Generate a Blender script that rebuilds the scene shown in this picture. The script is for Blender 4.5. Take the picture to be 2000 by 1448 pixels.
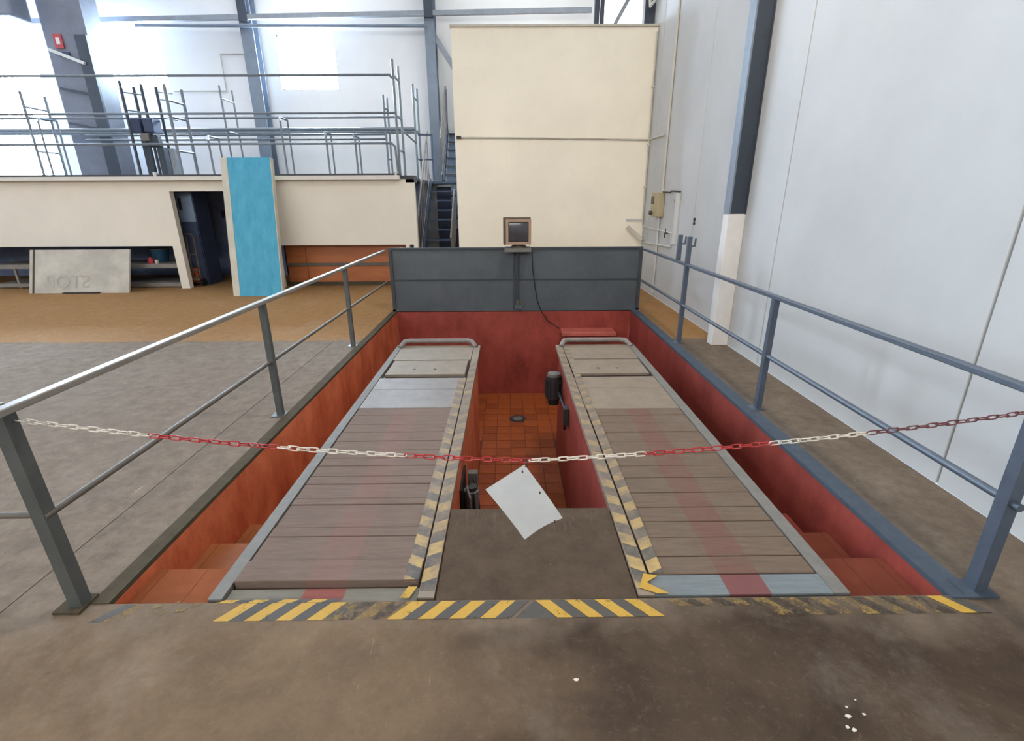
import bpy, bmesh, math, random
from mathutils import Vector, Matrix
random.seed(7)
for o in list(bpy.data.objects): bpy.data.objects.remove(o)
S = bpy.context.scene
COL = S.collection
PI = math.pi

# ---------------------------------------------------------------- camera
FPX, PITCH, YAW, ROLL = 960.0, .335, .0073, -.0052
def ray(x, y):
    u = (x-1000)/FPX; v = (y-724)/FPX
    c, s = math.cos(-ROLL), math.sin(-ROLL); u, v = c*u-s*v, s*u+c*v
    up = -v; c, s = math.cos(PITCH), math.sin(PITCH)
    yy = c+s*up; z = -s+c*up
    c, s = math.cos(-YAW), math.sin(-YAW)
    return Vector((c*u-s*yy, s*u+c*yy, z))
cam = bpy.data.cameras.new('camera'); co = bpy.data.objects.new('camera', cam); COL.objects.link(co)
fw = ray(1000, 724).normalized(); rt = (ray(1960, 724)-ray(1000, 724)).normalized(); upv = rt.cross(fw).normalized()
R = Matrix((rt, upv, -fw)).transposed()
co.matrix_world = Matrix.Translation((0, 0, 1.6)) @ R.to_4x4()
cam.sensor_fit = 'HORIZONTAL'; cam.sensor_width = 36; cam.lens = 36*FPX/2000
cam.clip_start = .05; cam.clip_end = 100
S.camera = co

# ---------------------------------------------------------------- world, light, exposure
W = bpy.data.worlds.new('world'); S.world = W; W.use_nodes = True
W.node_tree.nodes['Background'].inputs[0].default_value = (.62, .74, .9, 1)
W.node_tree.nodes['Background'].inputs[1].default_value = 1.0
S.view_settings.view_transform = 'Standard'; S.view_settings.look = 'None'
S.view_settings.gamma = 1; S.view_settings.use_curve_mapping = False
S.view_settings.exposure = 0.45
WIN_E = 110.0        # daylight panes in the back wall
ROOF_FILL_E = 5.0         # unseen roof panes added to light the hall
SIDE_E = 2.5  # unseen left panes added as side fill, also the pane over the enclosure
FRONT_FILL_E = 5.2  # unseen pane behind the camera, added as warm front fill
LAMP_W = 30.0      # unseen lamps, mostly added as warm fill
def area(name, loc, rot, sx, sy, power, col):
    l = bpy.data.lights.new(name, 'AREA'); l.shape = 'RECTANGLE'; l.size = sx; l.size_y = sy
    l.energy = power; l.color = col
    o = bpy.data.objects.new(name, l); COL.objects.link(o); o.location = loc; o.rotation_euler = rot
    return o
# unseen lamps under the roof, all but the right one added as fill (their housings are built further down)
LAMPS = [(-.6, -1.5, 6.7, 1.0, (1, .93, .80)), (-6.5, 2.5, 6.7, 1.0, (1, .93, .80)), (1.7, 3.9, 6.4, 4.0, (1, .90, .76)), (-3.5, -3.5, 6.7, 2, (1, .93, .80))]
for x, y, z, k, c in LAMPS:
    area('unseen_bay_light', (x, y, z-.16), (0, 0, 0), .5, .5, LAMP_W*k, c)

# ---------------------------------------------------------------- material helpers
def srgb(r, g, b):
    f = lambda c: c/12.92 if c <= .04045 else ((c+.055)/1.055)**2.4
    return (f(r/255), f(g/255), f(b/255), 1)
class NT:
    def __init__(s, name):
        s.m = bpy.data.materials.new(name); s.m.use_nodes = True; s.t = s.m.node_tree
        s.b = s.t.nodes['Principled BSDF']; s.out = s.t.nodes['Material Output']
        s.tc = s.t.nodes.new('ShaderNodeTexCoord')
    def n(s, t, **kw):
        n = s.t.nodes.new(t)
        for k, v in kw.items():
            if isinstance(k, str) and hasattr(n, k): setattr(n, k, v)
        return n
    def l(s, a, b): s.t.links.new(a, b)
    def noise(s, scale, detail=4, rough=.6, stretch=None, coord='Object', dist=0):
        n = s.n('ShaderNodeTexNoise'); n.inputs['Scale'].default_value = scale; n.inputs['Detail'].default_value = detail
        n.inputs['Roughness'].default_value = rough; n.inputs['Distortion'].default_value = dist
        src = s.tc.outputs[coord]
        if stretch:
            mp = s.n('ShaderNodeMapping'); mp.inputs['Scale'].default_value = stretch; s.l(src, mp.inputs[0]); src = mp.outputs[0]
        s.l(src, n.inputs['Vector']); return n.outputs['Fac']
    def ramp(s, fac, a, b, c0=(0, 0, 0, 1), c1=(1, 1, 1, 1)):
        r = s.n('ShaderNodeValToRGB'); r.color_ramp.elements[0].position = a; r.color_ramp.elements[1].position = b
        r.color_ramp.elements[0].color = c0; r.color_ramp.elements[1].color = c1
        s.l(fac, r.inputs[0]); return r.outputs[0]
    def mix(s, fac, a, b, mode='MIX'):
        n = s.n('ShaderNodeMix'); n.data_type = 'RGBA'; n.blend_type = mode
        for v, i in ((fac, 0), (a, 6), (b, 7)):
            if hasattr(v, 'is_linked'): s.l(v, n.inputs[i])
            else: n.inputs[i].default_value = v
        return n.outputs[2]
    def math(s, op, a, b=0.0, clamp=False):
        n = s.n('ShaderNodeMath'); n.operation = op; n.use_clamp = clamp
        for v, i in ((a, 0), (b, 1)):
            if hasattr(v, 'is_linked'): s.l(v, n.inputs[i])
            else: n.inputs[i].default_value = v
        return n.outputs[0]
    def sep(s, coord='Object'):
        n = s.n('ShaderNodeSeparateXYZ'); s.l(s.tc.outputs[coord], n.inputs[0]); return n.outputs
    def bump(s, h, strength=.2, dist=.01):
        n = s.n('ShaderNodeBump'); n.inputs['Strength'].default_value = strength; n.inputs['Distance'].default_value = dist
        s.l(h, n.inputs['Height']); s.l(n.outputs[0], s.b.inputs['Normal'])
    def col(s, c):
        if hasattr(c, 'is_linked'): s.l(c, s.b.inputs['Base Color'])
        else: s.b.inputs['Base Color'].default_value = c
        return s
    def rough(s, r, metal=0, spec=.5):
        s.b.inputs['Roughness'].default_value = r; s.b.inputs['Metallic'].default_value = metal
        s.b.inputs['Specular IOR Level'].default_value = spec
        return s
def simple(name, c, rough=.6, var=.12, scale=6, metal=0, bump=0, spec=.4):
    t = NT(name); d = tuple(x*(1-var*2.2) for x in c[:3])+(1,)
    f = t.noise(scale, 5, .65)
    t.col(t.mix(t.ramp(f, .3, .7), d, c)).rough(rough, metal, spec)
    if bump: t.bump(t.noise(scale*8, 4, .7), bump, .004)
    return t.m
def emis(name, c, e):
    t = NT(name); t.b.inputs['Base Color'].default_value = (.8, .8, .8, 1)
    t.b.inputs['Emission Color'].default_value = c; t.b.inputs['Emission Strength'].default_value = e
    return t.m
M = {}
# concrete hall floor: grey beside the pit, beige in front, ochre slab towards the far walls
t = NT('concrete_floor'); X, Y, Z = t.sep()
wob = t.noise(1.1, 4, .7); fine = t.noise(9, 6, .75); blot = t.noise(2.2, 6, .7, dist=.4); speck = t.noise(38, 3, .8)
yy = t.math('ADD', Y, t.math('MULTIPLY', t.math('SUBTRACT', wob, .5), .30))
far = t.ramp(yy, 0, 1)
mf = t.math('MULTIPLY', t.math('SUBTRACT', yy, 5.70), 9, True)
nearm = t.math('MULTIPLY', t.math('SUBTRACT', 1.75, t.math('ADD', Y, t.math('MULTIPLY', t.math('SUBTRACT', wob, .5), .7))), 3.2, True)
grey = t.mix(t.ramp(fine, .3, .72), srgb(104, 92, 81), srgb(134, 120, 106))
och = t.mix(t.ramp(fine, .3, .7), srgb(134, 101, 64), srgb(156, 118, 77))
oil_shade = t.math('MULTIPLY', t.math('ADD', X, t.math('ADD', .75, t.math('MULTIPLY', t.math('SUBTRACT', t.noise(.9, 4, .6), .5), 3.2))), .8, True)  # light falling off to the right put into the colour, with oily patches
nr = t.mix(t.ramp(blot, .36, .66), t.mix(oil_shade, srgb(104, 87, 70), srgb(60, 49, 41)), t.mix(oil_shade, srgb(126, 106, 85), srgb(82, 68, 55)))
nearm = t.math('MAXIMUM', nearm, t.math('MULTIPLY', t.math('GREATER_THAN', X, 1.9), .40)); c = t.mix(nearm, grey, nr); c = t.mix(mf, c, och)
wx = t.mix(t.ramp(t.noise(1.6, 7, .75, stretch=(1, .8, 1)), .52, .68), c, t.mix(.08, c, srgb(205, 196, 184)))
st = t.ramp(t.noise(3.1, 7, .8, dist=.8), .58, .74)
c = t.mix(t.math('MULTIPLY', st, .38), wx, srgb(92, 78, 66))
sp = t.ramp(t.noise(13, 5, .8), .62, .74); c = t.mix(t.math('MULTIPLY', sp, .38), c, srgb(80, 66, 55))
hair = t.ramp(t.noise(5, 3, .5, stretch=(6, .7, 1), dist=1.5), .74, .80); c = t.mix(t.math('MULTIPLY', hair, .22), c, srgb(215, 200, 182))
mott = t.noise(26, 7, .85)
c = t.mix(t.math('MULTIPLY', t.ramp(mott, .5, .72), .22), c, srgb(72, 60, 50)); c = t.mix(t.math('MULTIPLY', t.ramp(mott, .26, .46, (1, 1, 1, 1), (0, 0, 0, 1)), .16), c, srgb(176, 162, 146))
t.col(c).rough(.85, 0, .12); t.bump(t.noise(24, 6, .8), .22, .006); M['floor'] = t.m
# painted walls
def paint(name, c, dirt=.10, sc=.8, streak=True):
    t = NT(name); a = t.noise(sc, 5, .65); b = t.noise(3, 5, .75, stretch=(1, 1, .18))
    d = tuple(x*(1-dirt*1.6) for x in c[:3])+(1,)
    k = t.mix(t.ramp(a, .38, .68), d, c)
    k = t.mix(t.math('MULTIPLY', t.ramp(b, .58, .78), .5), k, tuple(x*(1-dirt*2) for x in c[:3])+(1,))
    t.col(k).rough(.75, 0, .25); t.bump(t.noise(60, 3, .7), .08, .003)
    return t.m
M['white_wall'] = paint('white_wall_paint', srgb(193, 193, 192), .06)
M['cream_wall'] = paint('cream_wall_paint', srgb(250, 241, 222), .05)
M['mezz_wall'] = paint('mezzanine_wall_paint', srgb(232, 225, 212), .05)
M['back_wall'] = paint('back_wall_paint', srgb(232, 231, 230), .04)
M['dirty_white'] = paint('dirty_white', srgb(196, 190, 178), .16, 2.5)
M['plinth'] = paint('plinth_white', srgb(226, 222, 218), .08, 3)
M['pit_left'] = None
def pitpaint(name, c1, c2):
    t = NT(name); a = t.noise(3.0, 6, .75, stretch=(1, 1, .5)); b = t.noise(14, 4, .7)
    br = t.n('ShaderNodeTexBrick'); mp = t.n('ShaderNodeMapping')
    k = t.mix(t.ramp(a, .36, .62), c2, c1); k = t.mix(t.math('MULTIPLY', t.ramp(b, .55, .8), .35), k, srgb(180, 95, 62))
    t.col(k).rough(.5, 0, .4); t.bump(b, .12, .004); return t.m
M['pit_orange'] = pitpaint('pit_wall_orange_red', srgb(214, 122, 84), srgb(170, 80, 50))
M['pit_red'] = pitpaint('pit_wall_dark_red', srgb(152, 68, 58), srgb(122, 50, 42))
M['terracotta'] = simple('terracotta_tile', srgb(162, 82, 38), .45, .14, 7, bump=.1)
M['terracotta_b'] = simple('terracotta_tile_dull', srgb(148, 72, 34), .5, .16, 9, bump=.1)
M['terracotta_pale'] = simple('terracotta_tile_pale', srgb(150, 88, 58), .9, .12, 5, bump=.1, spec=.08)
M['terracotta_red'] = simple('terracotta_tile_red', srgb(118, 62, 48), .9, .12, 5, bump=.1, spec=.08)
M['terracotta_mid'] = simple('terracotta_tile_mid', srgb(160, 96, 56), .5, .12, 5, bump=.1)
M['grout'] = simple('tile_grout', srgb(110, 62, 40), .9, .1, 20)
# steel
def steel(name, c, rust=.25, rough=.45, sc=9):
    t = NT(name); a = t.noise(sc, 6, .75); b = t.noise(sc*4, 4, .7)
    k = t.mix(t.ramp(a, .35, .7), tuple(x*.74 for x in c[:3])+(1,), c)
    k = t.mix(t.math('MULTIPLY', t.ramp(b, .62, .76), rust), k, srgb(104, 72, 52))
    t.col(k).rough(rough, .15, .5); t.bump(b, .08, .003); return t.m
M['rail_grey'] = steel('railing_grey_paint', srgb(104, 98, 90), .25, .6)
M['rail_warm'] = steel('railing_warm_grey', srgb(146, 141, 134), .12, .5)
M['rail_blue'] = steel('railing_blue_grey', srgb(88, 98, 112), .14)
M['post_grey'] = steel('post_green_grey', srgb(92, 97, 96), .12)
M['frame_tube'] = steel('mezzanine_tube_grey', srgb(122, 130, 138), .08)
M['barrier'] = steel('barrier_sheet_paint', srgb(88, 96, 102), .04, .5, 2)
M['barrier_dark'] = steel('barrier_rib_paint', srgb(64, 72, 80), .06, .5)
M['kerb_l'] = simple('kerb_angle_olive', srgb(84, 76, 62), .9, .12, 14, spec=.1)
M['kerb_r'] = simple('kerb_angle_blue', srgb(78, 88, 100), .85, .12, 14, spec=.12)
M['frame_grey'] = steel('runway_frame_grey', srgb(124, 121, 116), .28, .7, 12)
M['frame_blue'] = steel('runway_end_plate', srgb(124, 134, 138), .45, .6, 20)
M['runway_steel'] = steel('runway_deck_steel', srgb(136, 128, 124), .12, .55, 6)
M['runway_tan'] = steel('runway_deck_dusty', srgb(142, 128, 112), .12, .6, 6)
M['cover'] = None
t = NT('cover_plate_steel'); a = t.noise(5, 6, .75); b = t.noise(9, 6, .8, stretch=(5, 1, 1), dist=.6)
k = t.mix(t.ramp(a, .3, .7), srgb(70, 58, 48), srgb(89, 75, 62)); X, Y, Z = t.sep()
msk = t.math('MULTIPLY', t.ramp(b, .52, .66), t.math('MULTIPLY', t.math('SUBTRACT', Y, 1.95), 3, True))
k = t.mix(t.math('MULTIPLY', msk, .30), k, srgb(128, 110, 94))
k = t.mix(t.math('MULTIPLY', t.ramp(t.noise(46, 2, .6), .74, .78), .3), k, srgb(150, 138, 126))
t.col(k).rough(.85, 0, .12); t.bump(a, .08, .004); M['cover'] = t.m
# worn plank with a faded red stripe along the runway
def plank(name, c, x0, x1, red, k2=.55, lo_=.30):
    t = NT(name); X, Y, Z = t.sep('Object')
    g = t.noise(5, 7, .75, stretch=(1, 9, 9)); g2 = t.noise(2.1, 5, .7)
    oi = t.n('ShaderNodeObjectInfo')
    k = t.mix(t.ramp(g, .3, .7), tuple(v*.62 for v in c[:3])+(1,), c)
    k = t.mix(t.math('MULTIPLY', t.ramp(g2, .5, .7), .45), k, srgb(120, 108, 98))
    k = t.mix(t.math('MULTIPLY', oi.outputs['Random'], .25), k, tuple(v*.7 for v in c[:3])+(1,))
    m = t.math('MULTIPLY', t.math('GREATER_THAN', X, x0), t.math('LESS_THAN', X, x1))
    m = t.math('MULTIPLY', m, t.ramp(t.noise(3.5, 5, .8), lo_, lo_+.22))
    k = t.mix(t.math('MULTIPLY', m, k2), k, red)
    t.col(k).rough(.8, 0, .2); t.bump(g, .35, .004); return t.m
M['plank_l'] = plank('worn_timber', srgb(126, 108, 98), -.90, -.72, srgb(146, 96, 92), .22)
M['plank_r'] = plank('worn_timber_red_stripe', srgb(118, 101, 87), .94, 1.12, srgb(112, 68, 64), .45)
M['end_l'] = plank('end_plate_red_patch', srgb(140, 138, 130), -.90, -.72, srgb(146, 86, 82), .9, .05)
M['end_r'] = plank('end_plate_red_patch_b', srgb(126, 134, 138), .94, 1.12, srgb(116, 68, 66), .9, .05)
# hazard tape: diagonal yellow and dark bands, worn
def hazard(name, ang, per, wear, off=0, base=srgb(122, 108, 95)):
    t = NT(name); X, Y, Z = t.sep('Object')
    v = t.math('ADD', t.math('MULTIPLY', X, math.cos(ang)), t.math('MULTIPLY', Y, math.sin(ang)))
    f = t.math('FRACT', t.math('ADD', t.math('DIVIDE', v, per), 50+off))
    s_ = t.math('GREATER_THAN', f, .5)
    yel = t.mix(t.noise(11, 5, .7), srgb(196, 162, 84), srgb(158, 138, 104))
    k = t.mix(s_, srgb(78, 76, 74), yel)
    fadey = t.math('MULTIPLY', t.math('SUBTRACT', Y, 1.72), 1.0, True)
    w = t.math('ADD', t.math('MULTIPLY', t.ramp(t.noise(9, 6, .8), .5-wear*.3, .8-wear*.3), 1), t.math('MULTIPLY', fadey, .55), True)
    k = t.mix(w, k, base); t.col(k).rough(.6, 0, .3); return t.m
M['haz_l1'] = hazard('hazard_tape_left_planks', math.radians(62), .135, .25)
M['haz_l2'] = hazard('hazard_tape_left_beam', math.radians(118), .15, .3)
M['haz_r1'] = hazard('hazard_tape_right_beam', math.radians(62), .15, .3)
M['haz_r2'] = hazard('hazard_tape_right_planks', math.radians(118), .135, .25)
def wornpaint(name, c, lo, hi):
    t = NT(name); f = t.ramp(t.noise(16, 7, .85), lo, hi)
    tr = t.n('ShaderNodeBsdfTransparent'); mx = t.n('ShaderNodeMixShader')
    t.col(t.mix(t.noise(9, 4, .7), c, tuple(x*.72 for x in c[:3])+(1,))).rough(.65, 0, .3)
    t.l(f, mx.inputs[0]); t.l(t.b.outputs[0], mx.inputs[1]); t.l(tr.outputs[0], mx.inputs[2]); t.l(mx.outputs[0], t.out.inputs[0])
    return t.m
M['paint_yellow'] = wornpaint('yellow_floor_paint', srgb(196, 156, 66), .56, .66)
M['paint_yellow_worn'] = wornpaint('yellow_floor_paint_worn', srgb(164, 136, 82), .36, .54)
M['paint_dark'] = wornpaint('dark_floor_paint', srgb(84, 80, 76), .58, .70)
M['paint_dark_worn'] = wornpaint('dark_floor_paint_worn', srgb(84, 75, 66), .38, .56)
M['paper'] = paint('white_sheet', srgb(222, 221, 218), .05, 9)
M['blue_board'] = None
t = NT('blue_board'); a = t.noise(3, 6, .75, stretch=(3, 3, .6)); k = t.mix(t.ramp(a, .3, .7), srgb(62, 148, 178), srgb(88, 170, 198)); t.col(k).rough(.6, 0, .3); M['blue_board'] = t.m
M['board_edge'] = simple('board_edge_cream', srgb(206, 200, 184), .7, .08, 4)
M['red_link'] = simple('chain_red_plastic', srgb(188, 52, 52), .4, .2, 20)
M['white_link'] = simple('chain_white_plastic', srgb(226, 217, 204), .45, .14, 20)
M['brown_link'] = simple('chain_dark_red_plastic', srgb(120, 70, 72), .45, .2, 20)
M['dark'] = simple('dark_interior', srgb(128, 142, 178), .8, .2, 2)
M['black'] = simple('black_rubber', srgb(28, 28, 30), .5, .2, 10)
M['motor'] = steel('motor_casting', srgb(60, 60, 62), .3, .4, 14)
M['cabinet'] = steel('cabinet_blue_grey', srgb(140, 162, 190), .03, .5, 3)
M['cabinet_dark'] = steel('cabinet_dark_blue', srgb(62, 74, 104), .03, .5, 3)
M['brown_panel'] = None
t = NT('brown_sheet_panel'); a = t.noise(1.5, 5, .7, stretch=(.4, 1, 2)); t.col(t.mix(t.ramp(a, .3, .7), srgb(150, 84, 46), srgb(184, 112, 70))).rough(.38, 0, .5); M['brown_panel'] = t.m
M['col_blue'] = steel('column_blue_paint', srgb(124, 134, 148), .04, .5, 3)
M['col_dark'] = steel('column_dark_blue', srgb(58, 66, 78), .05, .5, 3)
M['pier'] = steel('pier_grey_blue', srgb(118, 122, 134), .05, .6, 2)
M['pipe'] = steel('pipe_grey', srgb(140, 146, 154), .05, .45, 5)
M['pipe_white'] = simple('white_conduit', srgb(204, 204, 200), .5, .06, 5)
M['conduit'] = simple('grey_conduit', srgb(204, 198, 184), .5, .1, 8)
M['beige'] = simple('beige_plastic', srgb(176, 162, 128), .5, .08, 6)
M['beige_mon'] = simple('monitor_beige', srgb(168, 142, 120), .5, .08, 8)
M['mon_dark'] = simple('monitor_case_shade', srgb(98, 86, 74), .6, .1, 8)
M['screen'] = simple('monitor_glass', srgb(66, 64, 68), .15, .05, 3, spec=.6)
M['ceiling'] = simple('roof_sheet', srgb(170, 174, 182), .7, .06, 2)
M['mezz_deck'] = steel('deck_edge_dark', srgb(70, 72, 78), .1, .6, 6)
M['stair'] = steel('stair_blue_steel', srgb(82, 96, 122), .05, .5, 5)
M['stair_pale'] = steel('stair_rail_pale', srgb(136, 128, 124), .15, .5, 5)
M['orange_sign'] = simple('orange_sign', srgb(206, 104, 62), .5, .1, 9)
M['red_sign'] = simple('red_sign', srgb(176, 70, 74), .5, .1, 9)
M['red_plastic'] = simple('red_plastic', srgb(190, 60, 74), .5, .1, 9)
M['blue_plastic'] = simple('blue_plastic', srgb(36, 80, 110), .5, .1, 9)
M['cart'] = simple('cart_brown_frame', srgb(104, 84, 72), .6, .2, 9)
M['ink'] = simple('black_ink', srgb(50, 44, 44), .6, .1, 9)
M['ghost'] = simple('ghost_grey_lettering', srgb(176, 171, 160), .75, .06, 9)
M['chip'] = simple('white_flake', srgb(214, 208, 200), .7, .1, 9)
M['lamp_case'] = simple('lamp_housing', srgb(120, 120, 124), .4, .1, 9)
M['sill_beam'] = simple('white_beam', srgb(222, 218, 210), .7, .05, 4)
M['red_duct'] = simple('red_duct', srgb(186, 98, 86), .5, .12, 7)
M['win'] = emis('daylight_pane', (.64, .82, 1, 1), WIN_E)
M['win_and_fill'] = emis('daylight_and_fill_pane', (.95, .97, 1, 1), SIDE_E)
M['fill_front'] = emis('front_fill_pane', (1, .95, .86, 1), FRONT_FILL_E)
M['roof_fill'] = emis('roof_fill_pane', (.93, .96, 1, 1), ROOF_FILL_E)
M['lamp_glow'] = emis('lamp_lens', (1, .93, .8, 1), 30)
M['fill_frame'] = simple('window_frame_dark', srgb(62, 68, 80), .5, .1, 5)

# ---------------------------------------------------------------- geometry helpers
class B:
    def __init__(s): s.bm = bmesh.new()
    def box(s, x0, x1, y0, y1, z0, z1, mat=None):
        r = bmesh.ops.create_cube(s.bm, size=1)['verts']
        T = Matrix.Translation(((x0+x1)/2, (y0+y1)/2, (z0+z1)/2)) @ Matrix.Diagonal((abs(x1-x0), abs(y1-y0), abs(z1-z0), 1))
        if mat: T = mat @ T
        bmesh.ops.transform(s.bm, matrix=T, verts=r); return s
    def bar(s, a, b, w, h=None, up=(0, 0, 1)):      # rectangular bar between two points
        a = Vector(a); b = Vector(b); h = h or w; d = (b-a); L = d.length; d.normalize(); u = Vector(up)
        if abs(d.dot(u)) > .99: u = Vector((0, 1, 0))
        sx = d.cross(u).normalized(); u = sx.cross(d).normalized()
        m = Matrix((sx*w, u*h, d*L)).transposed().to_4x4(); m.translation = (a+b)/2
        r = bmesh.ops.create_cube(s.bm, size=1)['verts']; bmesh.ops.transform(s.bm, matrix=m, verts=r); return s
    def tube(s, a, b, r, n=12, r2=None):
        a = Vector(a); b = Vector(b); d = b-a
        q = Vector((0, 0, 1)).rotation_difference(d.normalized()).to_matrix().to_4x4(); q.translation = (a+b)/2
        v = bmesh.ops.create_cone(s.bm, cap_ends=True, segments=n, radius1=r, radius2=r if r2 is None else r2, depth=d.length)['verts']
        bmesh.ops.transform(s.bm, matrix=q, verts=v); return s
    def path(s, pts, r, n=10):
        for i in range(len(pts)-1): s.tube(pts[i], pts[i+1], r, n)
        for p in pts[1:-1]: s.ball(p, r)
        return s
    def ball(s, p, r, sc=(1, 1, 1)):
        v = bmesh.ops.create_uvsphere(s.bm, u_segments=12, v_segments=8, radius=r)['verts']
        bmesh.ops.transform(s.bm, matrix=Matrix.Translation(p) @ Matrix.Diagonal((*sc, 1)), verts=v); return s
    def prism(s, poly, axis, d0, d1):               # poly of 2-D points extruded along axis
        def P(p, d):
            return {'x': (d, p[0], p[1]), 'y': (p[0], d, p[1]), 'z': (p[0], p[1], d)}[axis]
        a = [s.bm.verts.new(P(p, d0)) for p in poly]; b = [s.bm.verts.new(P(p, d1)) for p in poly]; n = len(poly)
        s.bm.faces.new(a); s.bm.faces.new(b[::-1])
        for i in range(n): s.bm.faces.new((a[i], b[i], b[(i+1) % n], a[(i+1) % n]))
        return s
    def bevel(s, w, seg=2):
        bmesh.ops.bevel(s.bm, geom=[e for e in s.bm.edges], offset=w, segments=seg, affect='EDGES', profile=.5, clamp_overlap=True); return s
    def smooth(s):
        for f in s.bm.faces: f.smooth = True
        return s
    def done(s, name, mat, parent=None, smooth=False):
        bmesh.ops.recalc_face_normals(s.bm, faces=s.bm.faces)
        me = bpy.data.meshes.new(name)
        if smooth: s.smooth()
        s.bm.to_mesh(me); s.bm.free()
        me.materials.append(M[mat] if isinstance(mat, str) else mat)
        if smooth:
            try: me.set_sharp_from_angle(angle=math.radians(40))
            except Exception: pass
        o = bpy.data.objects.new(name, me); COL.objects.link(o)
        if parent is not None:
            o.parent = parent
            o.matrix_parent_inverse = Matrix.Translation(-parent.location) if parent.type == 'EMPTY' else Matrix.Identity(4)
        return o
def thing(name, label, cat, loc=(0, 0, 0), group=None):
    o = bpy.data.objects.new(name, None); COL.objects.link(o); o.location = loc; o.empty_display_size = .1
    o['label'] = label; o['category'] = cat
    if group: o['group'] = group
    return o
def tag(o, label, cat, group=None):
    o['label'] = label; o['category'] = cat
    if group: o['group'] = group
    return o
def struct(o): o['kind'] = 'structure'; return o

# ================================================================ SETTING
PX0, PX1, PY0, PY1, PD = -1.69, 1.865, 1.645, 7.36, -1.35      # pit opening and depth
WX = 2.52                                                       # right wall plane
# floor: slabs round the pit, thin joints between them
b = B(); J = .006
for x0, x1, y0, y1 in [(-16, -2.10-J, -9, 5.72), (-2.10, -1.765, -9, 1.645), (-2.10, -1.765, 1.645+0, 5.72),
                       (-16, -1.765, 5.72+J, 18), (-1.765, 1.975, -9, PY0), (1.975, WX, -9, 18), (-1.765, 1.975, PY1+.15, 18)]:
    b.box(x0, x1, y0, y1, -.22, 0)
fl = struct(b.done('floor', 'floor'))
b = B(); b.box(-16, -1.77, -9, 18, -.3, -.221); b.done('slab_bed', 'dark', fl)
# kerb angles
b = B(); b.box(-1.768, PX0, PY0, PY1, -.02, .004); k = struct(b.done('trim_1', 'kerb_l'))
b = B(); b.box(PX1, 1.978, PY0-.02, PY1, -.02, .006); k = struct(b.done('trim_2', 'kerb_r'))
# pit walls
b = B(); b.box(-1.764, PX0, PY0+.001, PY1-.001, PD-.1, -.021); struct(b.done('wall_pit_left', 'pit_orange'))
b = B(); b.box(PX1, 1.974, PY0+.001, PY1-.001, PD-.1, -.021); struct(b.done('wall_pit_right', 'pit_red'))
b = B(); b.box(PX0, PX1, PY1, PY1+.15, PD-.1, -.001); struct(b.done('wall_pit_far', 'pit_red'))
b = B(); b.box(PX0, PX1, PY0-.15, PY0-.001, PD-.1, -.221); struct(b.done('wall_pit_near', 'pit_red'))
# pit floor with tiles
b = B(); b.box(PX0, PX1, PY0, PY1, PD-.1, PD-.006); pf = struct(b.done('floor_pit', 'grout'))
tme = {}
TS = .205
def tile(nm, mat, x, y, z, par):
    if mat not in tme:
        o = B().box(-TS/2+.004, TS/2-.004, -TS/2+.004, TS/2-.004, -.006, .0)
        tme[mat] = o.done('tile', mat); ob = tme[mat]
    else:
        ob = tme[mat].copy(); COL.objects.link(ob); ob.name = 'tile'
    ob.parent = par; ob.location = (x, y, z+random.uniform(-.0008, .0008)); return ob
ny = int((PY1-4.15)/TS)
for j in range(ny+1):
    for i in range(5):
        x = -.36+TS/2+i*.1862+.0; y = PY1-TS/2-j*TS
        tile('tile', random.choice(['terracotta', 'terracotta', 'terracotta_b']), -.255+i*TS*.905, y, PD+random.uniform(0, .001), pf).scale = (.9, 1, 1)
for j in range(8):
    for i in list(range(-7, 0))+list(range(5, 12)):
        x = -.255+i*TS*.905
        if x < PX0+.09 or x > PX1-.09: continue
        o = tile('tile', random.choice(['terracotta', 'terracotta_b']), x, PY1-TS/2-j*TS, PD, pf); o.scale = (.9, 1, 1)
# walls of the hall
H = 8.0
b = B(); b.box(-16, WX+.3, 14, 14.3, 0, 4.3)
# back wall with window openings: lower part, pillars between windows, upper part
wins = [(-13.6, -11.55, 2.25, 5.45), (-10.0, -8.42, 4.28, 5.50), (-5.62, -4.2, 4.22, 5.42)]
b = B()
b.box(-16, WX, 14, 14.3, 0, 2.25); b.box(-16, WX, 14, 14.3, 5.5, H)
xs = [-16, -13.6, -11.55, -10.0, -8.42, -5.62, -4.2, WX]
for i in range(0, len(xs), 2): b.box(xs[i], xs[i+1], 14, 14.3, 2.25, 5.5)
b.box(-13.6, -11.55, 14, 14.3, 5.45, 5.5); b.box(-10, -8.42, 14, 14.3, 2.25, 4.28); b.box(-5.62, -4.2, 14, 14.3, 2.25, 4.22); b.box(-5.62, -4.2, 14, 14.3, 5.42, 5.5)
wb = struct(b.done('wall_back', 'back_wall'))
for n, (x0, x1, z0, z1) in enumerate(wins, 1):
    b = B(); b.box(x0, x1, 14.12, 14.14, z0, z1); w = struct(b.done('window_%d' % n, 'win'))
    f = B(); f.box(x0, x1, 14.08, 14.12, z0, z0+.03); f.box(x0, x1, 14.08, 14.12, z1-.03, z1); f.box(x0, x0+.03, 14.08, 14.12, z0, z1); f.box(x1-.03, x1, 14.08, 14.12, z0, z1)
    f.done('window_frame', 'pipe_white', w)
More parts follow.
